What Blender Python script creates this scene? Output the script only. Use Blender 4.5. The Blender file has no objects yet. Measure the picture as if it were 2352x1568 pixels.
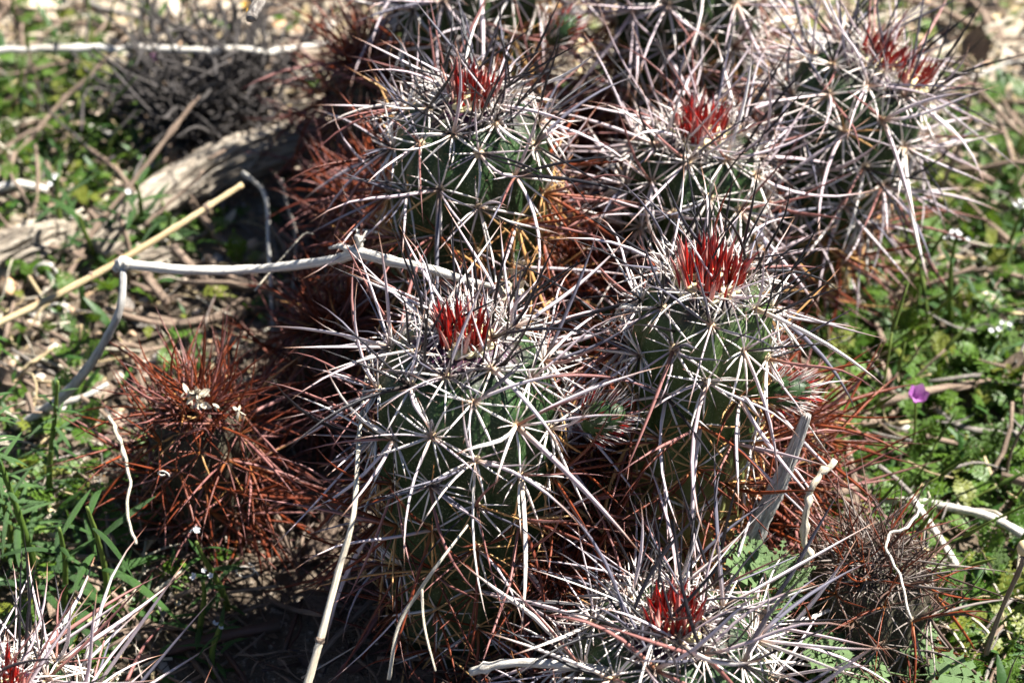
import bpy, math, random
import numpy as np
from mathutils import Vector, Matrix, noise
random.seed(7); np.random.seed(7)
sc = bpy.context.scene
R_ = math.radians
# ------------------------------------------------------------------ camera, sky, sun, exposure
PITCH = R_(42); DIST = 0.68; LENS = 81.0
TARGET = Vector((0, 0, 0.11))
CAM = TARGET + Vector((0, -math.cos(PITCH), math.sin(PITCH))) * DIST
cd = bpy.data.cameras.new('camera'); cam = bpy.data.objects.new('camera', cd); sc.collection.objects.link(cam)
cam.location = CAM; cam.rotation_euler = (math.pi/2 - PITCH, 0, 0)
cd.lens = LENS; cd.sensor_width = 36; cd.clip_start = 0.01; cd.clip_end = 500
cd.dof.use_dof = True; cd.dof.focus_distance = DIST + 0.004; cd.dof.aperture_fstop = 12.0; cd.dof.aperture_blades = 7
sc.camera = cam
SUN_DIR = Vector((0.66, 0.28, 0.92)).normalized()          # towards the sun
w = bpy.data.worlds.new('World'); sc.world = w; w.use_nodes = True
nt = w.node_tree; bg = nt.nodes['Background']; sky = nt.nodes.new('ShaderNodeTexSky'); sky.sky_type = 'NISHITA'
sky.sun_disc = False; sky.sun_elevation = math.asin(SUN_DIR.z); sky.sun_rotation = math.atan2(SUN_DIR.x, SUN_DIR.y)
sky.altitude = 1400; sky.dust_density = .4; sky.air_density = .6
nt.links.new(sky.outputs[0], bg.inputs[0]); bg.inputs[1].default_value = 0.05
sd = bpy.data.lights.new('sun', 'SUN'); sd.energy = 5.0; sd.angle = R_(0.53); sd.color = (1, 0.96, 0.9)
so = bpy.data.objects.new('sun', sd); sc.collection.objects.link(so); so.rotation_euler = SUN_DIR.to_track_quat('Z', 'Y').to_euler()
sc.view_settings.view_transform = 'Standard'; sc.view_settings.look = 'None'; sc.view_settings.exposure = 1.75; sc.view_settings.gamma = 1
sc.view_settings.use_curve_mapping = False
sc.render.engine = 'CYCLES'; sc.cycles.max_bounces = 6; sc.cycles.diffuse_bounces = 1; sc.cycles.transparent_max_bounces = 4

def ray(px, py):            # direction of a point of the picture on a 2352 x 1568 grid
    x = (px - 1176) / 2352 * 36 / LENS; y = (784 - py) / 2352 * 36 / LENS
    return (cam.rotation_euler.to_matrix() @ Vector((x, y, -1)))
def at(px, py, z):          # the place at height z seen there
    d = ray(px, py); return CAM + d * ((z - CAM.z) / d.z)

_ri = cam.rotation_euler.to_matrix().transposed()
def proj(x, y, z=0.0):
    v = _ri @ (Vector((x, y, z)) - CAM)
    return 1176 + v.x/-v.z*LENS/36*2352, 784 - v.y/-v.z*LENS/36*2352
# ------------------------------------------------------------------ objects
COL = bpy.data.collections.new('scene'); sc.collection.children.link(COL)
def tag(o, label=None, cat=None, group=None, kind=None):
    if label: o['label'] = label
    if cat: o['category'] = cat
    if group: o['group'] = group
    if kind: o['kind'] = kind
    return o
def thing(name, loc, label, cat, group=None):
    o = bpy.data.objects.new(name, None); o.empty_display_size = 0.01; COL.objects.link(o); o.location = loc
    return tag(o, label, cat, group)
def link(name, me, parent=None, M=None):
    o = bpy.data.objects.new(name, me); COL.objects.link(o)
    if parent is not None:
        o.parent = parent
        T = Matrix.Translation(-Vector(parent['_w'])) if '_w' in parent else Matrix.Translation(-parent.location)
        o.matrix_basis = T @ M if M is not None else T
    elif M is not None: o.matrix_basis = M
    return o

class MB:                   # collects shapes into one mesh; every vertex carries t (along), a (around), rnd
    def __init__(s): s.V=[]; s.F=[]; s.T=[]; s.A=[]; s.Rn=[]; s.n=0
    def add(s, tp, M=None, rnd=0.0, mat=0, tint=None):
        V = tp['V']
        if M is not None:
            m = np.array(M); V = V @ m[:3,:3].T + m[:3,3]
        s.V.append(V); s.T.append(tp['t']); s.A.append(tp['a']); s.Rn.append(np.full(len(V), rnd) if not hasattr(rnd,'__len__') else rnd)
        for f in tp['F']: s.F.append((f + s.n, mat))
        s.n += len(V)
    def mesh(s, name, mats, smooth=True):
        me = bpy.data.meshes.new(name)
        if not s.V: return me
        V = np.concatenate(s.V).astype(np.float32)
        me.vertices.add(len(V)); me.vertices.foreach_set('co', V.ravel())
        lt = np.concatenate([np.full(len(f), f.shape[1]) for f, m in s.F]); idx = np.concatenate([f.ravel() for f, m in s.F])
        mi = np.concatenate([np.full(len(f), m) for f, m in s.F])
        me.loops.add(len(idx)); me.loops.foreach_set('vertex_index', idx.astype(np.int32))
        me.polygons.add(len(lt)); st = np.concatenate([[0], np.cumsum(lt)[:-1]])
        me.polygons.foreach_set('loop_start', st.astype(np.int32))
        me.polygons.foreach_set('material_index', mi.astype(np.int32))
        me.polygons.foreach_set('use_smooth', np.full(len(lt), smooth))
        for nm, d in (('t', s.T), ('a', s.A), ('rnd', s.Rn)):
            at_ = me.attributes.new(nm, 'FLOAT', 'POINT'); at_.data.foreach_set('value', np.concatenate(d).astype(np.float32))
        me.update(calc_edges=True)
        for m in (mats if isinstance(mats, (list, tuple)) else [mats]): me.materials.append(m)
        return me
def grid_faces(nu, nv, closed=True):       # nu rings of nv points
    f = []
    i = np.arange(nu-1)[:,None]; j = np.arange(nv if closed else nv-1)[None,:]; k = (j+1) % nv
    return np.stack([i*nv+j, i*nv+k, (i+1)*nv+k, (i+1)*nv+j], -1).reshape(-1, 4)
def norm(v): return v / (np.linalg.norm(v) + 1e-12)
def tube(pts, rad, sides=6, tip=True, flat=1.0, rough=0.0):
    P = np.array([list(p) for p in pts], float); n = len(P); rad = np.broadcast_to(rad, (n,)).astype(float)
    T = np.gradient(P, axis=0); V = []; ref = norm(np.cross(T[0], [0.3, 0.5, 0.81])) 
    for i in range(n):
        t = norm(T[i]); ref = norm(ref - t * ref.dot(t)); b = np.cross(t, ref)
        an = np.arange(sides) / sides * 2*np.pi
        rr = rad[i] * (1 + (np.random.rand(sides) - .5) * rough)
        V.append(P[i] + np.outer(np.cos(an)*rr, ref) + np.outer(np.sin(an)*rr*flat, b))
    V = np.concatenate(V); F = [grid_faces(n, sides)]
    t_ = np.repeat(np.linspace(0, 1, n), sides); a_ = np.tile(np.abs(np.arange(sides) / sides - .5) * 2, n)
    e = n*sides; V = np.vstack([V, P[0], P[-1]])
    j = np.arange(sides); k = (j+1) % sides
    F.append(np.stack([np.full(sides, e), k, j], -1)); F.append(np.stack([np.full(sides, e+1), e-sides+j, e-sides+k], -1))
    return dict(V=V, F=F, t=np.append(t_, [0, 1]), a=np.append(a_, [0, 0]))
def spline(pts, per=8):
    P = [np.array(list(p), float) for p in pts]; P = [2*P[0]-P[1]] + P + [2*P[-1]-P[-2]]; out = []
    for i in range(1, len(P)-2):
        a, b, c, d = P[i-1:i+3]
        for k in range(per):
            u = k/per; out.append(.5*((2*b) + (c-a)*u + (2*a-5*b+4*c-d)*u*u + (3*b-a-3*c+d)*u**3))
    out.append(P[-2]); return np.array(out)
def frame(z, x=None, loc=(0,0,0), s=1.0):
    z = Vector(z).normalized()
    x = Vector(x) if x is not None else Vector((random.gauss(0,1), random.gauss(0,1), random.gauss(0,1)))
    x = (x - z*x.dot(z)).normalized(); y = z.cross(x)
    M = Matrix(((x.x,y.x,z.x,0),(x.y,y.y,z.y,0),(x.z,y.z,z.z,0),(0,0,0,1)))
    return Matrix.Translation(Vector(loc)) @ M @ Matrix.Diagonal((s,s,s,1))

# ------------------------------------------------------------------ materials
def mat(name, build):
    m = bpy.data.materials.new(name); m.use_nodes = True; nt = m.node_tree; b = nt.nodes['Principled BSDF']
    build(nt, b, N(nt)); return m
class N:
    def __init__(s, nt): s.nt = nt
    def new(s, k, **kw):
        n = s.nt.nodes.new(k)
        for a, v in kw.items(): setattr(n, a, v)
        return n
    def lk(s, a, b): s.nt.links.new(a, b)
    def attr(s, n): return s.new('ShaderNodeAttribute', attribute_name=n).outputs['Fac']
    def math(s, op, a, b=None, clamp=False):
        n = s.new('ShaderNodeMath', operation=op, use_clamp=clamp)
        for i, v in enumerate((a, b)):
            if v is None: continue
            if isinstance(v, (int, float)): n.inputs[i].default_value = v
            else: s.lk(v, n.inputs[i])
        return n.outputs[0]
    def vec(s, x, y, z):
        n = s.new('ShaderNodeCombineXYZ')
        for i, v in enumerate((x, y, z)):
            if isinstance(v, (int, float)): n.inputs[i].default_value = v
            else: s.lk(v, n.inputs[i])
        return n.outputs[0]
    def noise(s, vec=None, scale=5, detail=3, rough=.6, col=False):
        n = s.new('ShaderNodeTexNoise'); n.inputs['Scale'].default_value = scale; n.inputs['Detail'].default_value = detail; n.inputs['Roughness'].default_value = rough
        if vec is not None: s.lk(vec, n.inputs['Vector'])
        return n.outputs['Color' if col else 'Fac']
    def ramp(s, f, stops):
        n = s.new('ShaderNodeValToRGB'); e = n.color_ramp.elements
        while len(e) < len(stops): e.new(0.5)
        for el, (p, c) in zip(e, stops):
            el.position = p; el.color = (*c, 1)
        s.lk(f, n.inputs[0]); return n.outputs[0]
    def mix(s, f, a, b, mode='MIX'):
        n = s.new('ShaderNodeMix', data_type='RGBA', blend_type=mode)
        for i, v in ((0, f), (6, a), (7, b)):
            if isinstance(v, (int, float)): n.inputs[i].default_value = v
            elif isinstance(v, tuple): n.inputs[i].default_value = (*v, 1)
            else: s.lk(v, n.inputs[i])
        return n.outputs[2]
    def objrnd(s):           # a number per object plus the number each joined shape carries
        r = s.new('ShaderNodeObjectInfo').outputs['Random']
        return s.math('FRACT', s.math('ADD', r, s.attr('rnd')))
    def bump(s, h, dist, strength=1.0):
        n = s.new('ShaderNodeBump'); n.inputs['Distance'].default_value = dist; n.inputs['Strength'].default_value = strength
        s.lk(h, n.inputs['Height']); return n.outputs[0]

def spine_mat(name, base, mid, alt, tip, rough=.42, streak=.35, tipat=.8, sss=0.0):
    def bld(nt, b, n):
        t = n.attr('t'); a = n.attr('a'); r = n.objrnd()
        body = n.mix(r, mid, alt)
        st = n.noise(n.vec(n.math('MULTIPLY', a, 9.0), n.math('MULTIPLY', t, 2.0), n.math('MULTIPLY', r, 37.0)), 1.0, 4, .7)
        body = n.mix(n.math('MULTIPLY', n.math('SUBTRACT', st, .42, True), streak*5, True), body, tuple(c*.45 for c in mid))
        f1 = n.math('MULTIPLY', t, 5.5, True)
        c = n.mix(f1, base, body)
        f2 = n.math('MULTIPLY', n.math('SUBTRACT', t, tipat - .12, False), 1/.25, True)
        c = n.mix(f2, c, tip)
        n.lk(c, b.inputs['Base Color']); b.inputs['Roughness'].default_value = rough
        b.inputs['Specular IOR Level'].default_value = .35
        if sss:
            b.inputs['Transmission Weight'].default_value = sss
        n.lk(n.bump(st, .0002, .5), b.inputs['Normal'])
    return mat(name, bld)
M_WHITE = spine_mat('spine_white', (.70,.48,.27), (.88,.83,.77), (.74,.64,.58), (.20,.08,.05))
M_LILAC = spine_mat('spine_lilac', (.60,.42,.30), (.56,.44,.46), (.76,.68,.70), (.40,.22,.14), streak=.6)
M_GREY  = spine_mat('spine_grey', (.26,.17,.12), (.16,.15,.19), (.07,.068,.09), (.06,.04,.04), streak=.5)
M_BLACK = spine_mat('spine_black', (.05,.035,.03), (.010,.009,.012), (.024,.022,.028), (.008,.004,.004), rough=.4)
M_RUST  = spine_mat('spine_rust', (.34,.13,.04), (.24,.050,.016), (.085,.018,.010), (.028,.008,.006), rough=.4)
M_MAROON= spine_mat('spine_maroon', (.30,.14,.08), (.22,.085,.075), (.36,.17,.15), (.09,.03,.03), streak=.4)
M_GOLD  = spine_mat('spine_gold', (.70,.42,.15), (.62,.38,.16), (.50,.24,.08), (.20,.07,.03), rough=.36)
M_BROWN = spine_mat('spine_brown', (.10,.07,.05), (.12,.06,.04), (.06,.04,.035), (.03,.02,.02), rough=.6)
M_ASH   = spine_mat('spine_ash', (.35,.28,.22), (.36,.31,.27), (.22,.18,.16), (.12,.08,.06), rough=.7)
M_RED   = spine_mat('spine_red', (.80,.50,.26), (.46,.018,.010), (.30,.010,.010), (.06,.010,.012), rough=.28, streak=.1, tipat=.78, sss=.12)
M_PINK  = spine_mat('spine_pink', (.75,.58,.34), (.62,.20,.17), (.70,.38,.32), (.14,.02,.02), rough=.32, streak=.1)

def skin_mat(name, g1, g2, low, purple=True, dead=False):
    def bld(nt, b, n):
        t = n.attr('t'); a = n.attr('a')       # t: distance from the apex in cm / 20; a: 0 valley .. 1 crest
        geo = n.new('ShaderNodeTexCoord').outputs['Object']
        nz = n.noise(geo, 90, 4, .6)
        c = n.mix(n.math('MULTIPLY', n.math('SUBTRACT', nz, .35), 2.2, True), g1, g2)
        c = n.mix(n.math('MULTIPLY', n.math('SUBTRACT', t, .33, False), 4.0, True), c, low)
        fine = n.noise(n.vec(n.math('MULTIPLY', t, 260.0), n.math('MULTIPLY', a, 7.0), 0.0), 1.0, 2, .5)
        c = n.mix(n.math('MULTIPLY', n.math('SUBTRACT', fine, .5, True), 2.4, True), c, n.mix(.5, c, (.22,.26,.12)))
        if purple:
            pz = n.noise(geo, 55, 3, .6)
            f = n.math('MULTIPLY', n.math('SUBTRACT', n.math('ADD', n.math('MULTIPLY', t, -6.0), n.math('ADD', pz, .19)), .08), 3.0, True)
            c = n.mix(f, c, (.045,.010,.032))
        spk = n.new('ShaderNodeTexVoronoi'); spk.inputs['Scale'].default_value = 900; n.lk(geo, spk.inputs['Vector'])
        c = n.mix(n.math('MULTIPLY', n.math('LESS_THAN', spk.outputs['Distance'], .22), .35), c, (.30,.36,.22))
        n.lk(c, b.inputs['Base Color']); b.inputs['Roughness'].default_value = .8 if dead else .48; b.inputs['Specular IOR Level'].default_value = .28
        n.lk(n.bump(n.noise(geo, 300 if not dead else 160, 4, .7), .0006, .45 if not dead else 1.0), b.inputs['Normal'])
    return mat(name, bld)
M_SKIN = skin_mat('cactus_skin', (.008,.024,.007), (.024,.062,.014), (.055,.072,.028))
M_SKIN2 = skin_mat('cactus_skin_yellowing', (.030,.058,.014), (.065,.11,.026), (.36,.35,.13))
M_DEAD = skin_mat('cactus_skin_dead', (.035,.026,.018), (.07,.052,.036), (.05,.04,.03), False, True)

def simple(name, c1, c2, scale=60, rough=.8, bump=.0005, c3=None, coord='Object'):
    def bld(nt, b, n):
        g = n.new('ShaderNodeTexCoord').outputs[coord]
        nz = n.noise(g, scale, 5, .65); r = n.objrnd()
        c = n.mix(n.math('MULTIPLY', n.math('SUBTRACT', nz, .3, False), 2.4, True), c1, c2)
        if c3: c = n.mix(r, c, n.mix(nz, c2, c3))
        n.lk(c, b.inputs['Base Color']); b.inputs['Roughness'].default_value = rough
        n.lk(n.bump(nz, bump, .8), b.inputs['Normal'])
    return mat(name, bld)
M_FELT = simple('areole_felt', (.42,.30,.17), (.62,.48,.30), 900, .95)
M_FELTW = simple('crown_felt', (.75,.66,.38), (.62,.52,.26), 600, .95)
M_FELTD = simple('old_areole_felt', (.10,.075,.05), (.2,.15,.1), 900, .95)
M_PETALD = simple('dried_petal', (.80,.72,.58), (.55,.46,.32), 300, .7)

def wood_mat(name, c1, c2, c3, lines=14, along=3, bark=.3):
    def bld(nt, b, n):
        t = n.attr('t'); a = n.attr('a'); r = n.objrnd()
        v = n.vec(n.math('MULTIPLY', a, float(lines)), n.math('MULTIPLY', t, float(along)), n.math('MULTIPLY', r, 31.0))
        nz = n.noise(v, 1.0, 6, .7); geo = n.new('ShaderNodeTexCoord').outputs['Object']
        bl = n.noise(geo, 140, 4, .7)
        c = n.ramp(nz, [(.34, c3), (.50, c2), (.68, c1)])
        c = n.mix(n.math('MULTIPLY', n.math('SUBTRACT', bl, .55, True), bark*8, True), c, c3)
        n.lk(c, b.inputs['Base Color']); b.inputs['Roughness'].default_value = .85
        n.lk(n.bump(nz, .001, .9), b.inputs['Normal'])
    return mat(name, bld)
M_LOG = wood_mat('weathered_wood', (.50,.45,.37), (.30,.25,.19), (.035,.027,.02), 30, 4)
M_BARK = wood_mat('pale_bark', (.80,.78,.72), (.66,.62,.55), (.36,.30,.22), 8, 9, .12)
M_TWIG = wood_mat('grey_twig', (.42,.38,.34), (.24,.21,.18), (.10,.08,.07), 6, 8)
M_GREYB = wood_mat('grey_bark', (.62,.60,.56), (.46,.44,.40), (.22,.20,.17), 8, 9, .12)
M_TWIGD = wood_mat('dark_twig', (.12,.105,.10), (.06,.052,.048), (.022,.018,.016), 6, 8)
M_STRAW = wood_mat('straw', (.70,.58,.36), (.58,.45,.25), (.34,.22,.10), 7, 3, .1)
M_STRAWP = wood_mat('pale_straw', (.82,.78,.66), (.68,.60,.46), (.40,.32,.2), 7, 3, .1)
M_STEMB = wood_mat('brown_stalk', (.36,.27,.20), (.24,.17,.12), (.12,.08,.06), 6, 6)

def leaf_mat(name, c1, c2, c3=None, rough=.5):
    def bld(nt, b, n):
        g = n.new('ShaderNodeTexCoord').outputs['Object']; r = n.objrnd()
        nz = n.noise(g, 220, 3, .6); c = n.mix(r, c1, c2)
        if c3: c = n.mix(n.math('MULTIPLY', n.math('GREATER_THAN', r, .86), 1.0), c, c3)
        c = n.mix(n.math('MULTIPLY', nz, .5), c, tuple(x*.55 for x in c1))
        n.lk(c, b.inputs['Base Color']); b.inputs['Roughness'].default_value = rough
        n.lk(n.bump(nz, .0006, .6), b.inputs['Normal'])
        tr = n.new('ShaderNodeBsdfTranslucent'); n.lk(n.mix(.35, c, (.20,.30,.02)), tr.inputs['Color'])
        mx = n.new('ShaderNodeMixShader'); mx.inputs[0].default_value = .32
        out = nt.nodes['Material Output']; n.lk(b.outputs[0], mx.inputs[1]); n.lk(tr.outputs[0], mx.inputs[2]); n.lk(mx.outputs[0], out.inputs[0])
    return mat(name, bld)
M_LEAF = leaf_mat('fern_leaf', (.052,.125,.008), (.120,.215,.018), (.21,.23,.03))
M_LEAF2 = leaf_mat('hairy_leaf', (.055,.13,.03), (.10,.20,.06))
M_LEAFP = leaf_mat('pale_fern_leaf', (.15,.25,.09), (.20,.31,.12))
M_LEAF3 = leaf_mat('blade_leaf', (.025,.08,.012), (.055,.14,.022))
M_STALK = leaf_mat('green_stalk', (.10,.18,.03), (.19,.24,.05))
M_WFLOW = simple('white_petal', (.85,.86,.84), (.8,.8,.78), 200, .5)
M_PFLOW = leaf_mat('purple_petal', (.66,.20,.66), (.72,.28,.74))
M_YFLOW = simple('yellow_petal', (.85,.50,.03), (.8,.42,.02), 200, .5)

def bld_soil(nt, b, n):
    g = n.new('ShaderNodeTexCoord').outputs['Object']
    big = n.noise(g, 9, 4, .6); mid = n.noise(g, 70, 6, .7); fine = n.noise(g, 420, 4, .7)
    c = n.ramp(mid, [(.3, (.12,.085,.055)), (.5, (.27,.20,.135)), (.68, (.42,.33,.24))])
    c = n.mix(n.math('MULTIPLY', n.math('SUBTRACT', big, .45), 3.0, True), c, n.mix(.6, c, (.40,.28,.17)))
    sp = n.new('ShaderNodeSeparateXYZ'); n.lk(g, sp.inputs[0])      # shade round the clump painted into the soil as a dark tone, pale sand beyond it
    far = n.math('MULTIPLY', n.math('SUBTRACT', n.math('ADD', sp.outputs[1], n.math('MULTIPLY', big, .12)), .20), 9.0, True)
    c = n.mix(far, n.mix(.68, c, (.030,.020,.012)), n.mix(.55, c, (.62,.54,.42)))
    c = n.mix(n.math('MULTIPLY', n.math('SUBTRACT', fine, .55, True), 4.0, True), c, (.50,.44,.36))
    n.lk(c, b.inputs['Base Color']); b.inputs['Roughness'].default_value = .95
    n.lk(n.bump(n.math('ADD', mid, n.math('MULTIPLY', fine, .4)), .004, 1.0), b.inputs['Normal'])
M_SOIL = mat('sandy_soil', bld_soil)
def bld_stone(nt, b, n):
    g = n.new('ShaderNodeTexCoord').outputs['Object']; r = n.objrnd()
    base = n.ramp(r, [(0, (.52,.42,.32)), (.25, (.66,.58,.48)), (.5, (.40,.27,.17)), (.7, (.62,.40,.24)), (.85, (.74,.70,.64)), (1, (.24,.21,.19))])
    nz = n.noise(g, 500, 4, .7)
    c = n.mix(n.math('MULTIPLY', n.math('SUBTRACT', nz, .45, True), 2.5, True), base, n.mix(.5, base, (.12,.09,.07)))
    n.lk(c, b.inputs['Base Color']); b.inputs['Roughness'].default_value = .8
    n.lk(n.bump(nz, .0008, .7), b.inputs['Normal'])
M_STONE = mat('gravel_stone', bld_stone)

# ------------------------------------------------------------------ ground
def gh(x, y):                                    # height of the ground
    return .006*noise.noise(Vector((x*14, y*14, 1.3))) + .0025*noise.noise(Vector((x*50, y*50, 4.1))) + .001*noise.noise(Vector((x*160, y*160, 7)))
def warp(u): return math.copysign(abs(u)*0.5 + (max(abs(u) - .75, 0)*4)**6 * .22, u)
nn = 320; us = np.linspace(-1.45, 1.45, nn); xs = np.array([warp(u) for u in us]); ys = xs + .12
GV = np.array([(x, y, gh(x, y) if abs(x) < 3 and abs(y) < 3 else 0) for x in xs for y in ys])
mb = MB(); mb.add(dict(V=GV, F=[grid_faces(nn, nn, False)[:, ::-1]], t=np.zeros(len(GV)), a=np.zeros(len(GV))))
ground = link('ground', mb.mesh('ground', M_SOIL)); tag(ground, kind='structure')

# templates: stones
import bmesh
def ico(sub):
    bm = bmesh.new(); bmesh.ops.create_icosphere(bm, subdivisions=sub, radius=1); 
    V = np.array([v.co[:] for v in bm.verts]); F = np.array([[v.index for v in f.verts] for f in bm.faces]); bm.free(); return V, F
def stone_tp(sub, seed, rough=.35):
    V, F = ico(sub); s = np.random.RandomState(seed)
    planes = s.normal(size=(9, 3)); planes /= np.linalg.norm(planes, axis=1)[:, None]; d = .62 + s.rand(9)*.3
    for p, k in zip(planes, d):
        e = np.maximum(V @ p - k, 0); V = V - np.outer(e, p)
    V = V * (1, .8, .62); V += s.normal(size=V.shape)*.02
    return dict(V=V, F=[F], t=np.zeros(len(V)), a=np.zeros(len(V)))
STONES = [stone_tp(1, i) for i in range(6)]; BIGST = [stone_tp(3, 20+i) for i in range(3)]
gb = MB()
def area_rand():
    return random.uniform(-.34, .34), random.uniform(-.17, .52)
for i in range(9000):
    x, y = area_rand(); r = random.choice((.0008, .0012, .0018, .0026)) * random.uniform(.7, 1.4)
    if y > .2 and random.random() < .5: r *= 1.7
    qx, qy = proj(x, y)
    if 430 < qx < 1300 and qy > 950 and random.random() < .8: continue
    gb.add(random.choice(STONES), frame((random.gauss(0,.4), random.gauss(0,.4), 1), None, (x, y, gh(x, y) + r*.25), r), random.random())
tag(link('gravel', gb.mesh('gravel', M_STONE, False)), 'pale gravel and grit scattered over the sandy ground', 'gravel', kind='stuff')
EXTRA = []
# ------------------------------------------------------------------ spines
def spine_tp(bend, ratio, sides, segs, flat=1.0, scurve=0.0, bulb=1.5):
    u = np.linspace(0, 1, segs+1); P = np.stack([bend*u**2 + scurve*np.sin(u*2*np.pi)*.5, np.zeros_like(u), u*(1-abs(bend)*.3*u)], 1)
    r = ratio * np.where(u < .05, bulb, 1.0) * (1 - u**2.2) ** .8 * (.75 + .25*np.sin(u*np.pi)); r[-1] = ratio*.02
    return tube(P, r, sides, flat=flat)
def pool(mats, specs):
    out = {}
    for mk, m in mats.items():
        L = []
        for sp in specs:
            tp = spine_tp(*sp); b = MB(); b.add(tp); L.append((tp, b.mesh('spine', m)))
        out[mk] = L
    return out
ALLM = dict(white=M_WHITE, lilac=M_LILAC, grey=M_GREY, black=M_BLACK, rust=M_RUST, maroon=M_MAROON, gold=M_GOLD, brown=M_BROWN, ash=M_ASH, red=M_RED, pink=M_PINK)
MLIST = list(ALLM.values()); MIDX = {k: i for i, k in enumerate(ALLM)}
CEN = pool(ALLM, [(.06,.0145,5,6,.8), (.18,.016,5,6,.7), (.34,.015,5,6,.65), (-.12,.0155,5,6,.8,.03), (.24,.0125,5,6,.9,.05)])
CENF = pool(ALLM, [(.12,.0175,5,6,.45), (.28,.016,5,6,.4), (.42,.015,5,6,.5)])
RAD = pool(ALLM, [(.04,.025,4,3,.9,0,1.2), (.14,.026,4,3,.9,0,1.2), (-.08,.023,4,3,.9,0,1.2), (.24,.024,4,3,.9,0,1.2)])
YNG = pool(ALLM, [(.05,.062,5,5,.6), (.14,.070,5,5,.5), (-.08,.055,5,5,.8)])

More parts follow.
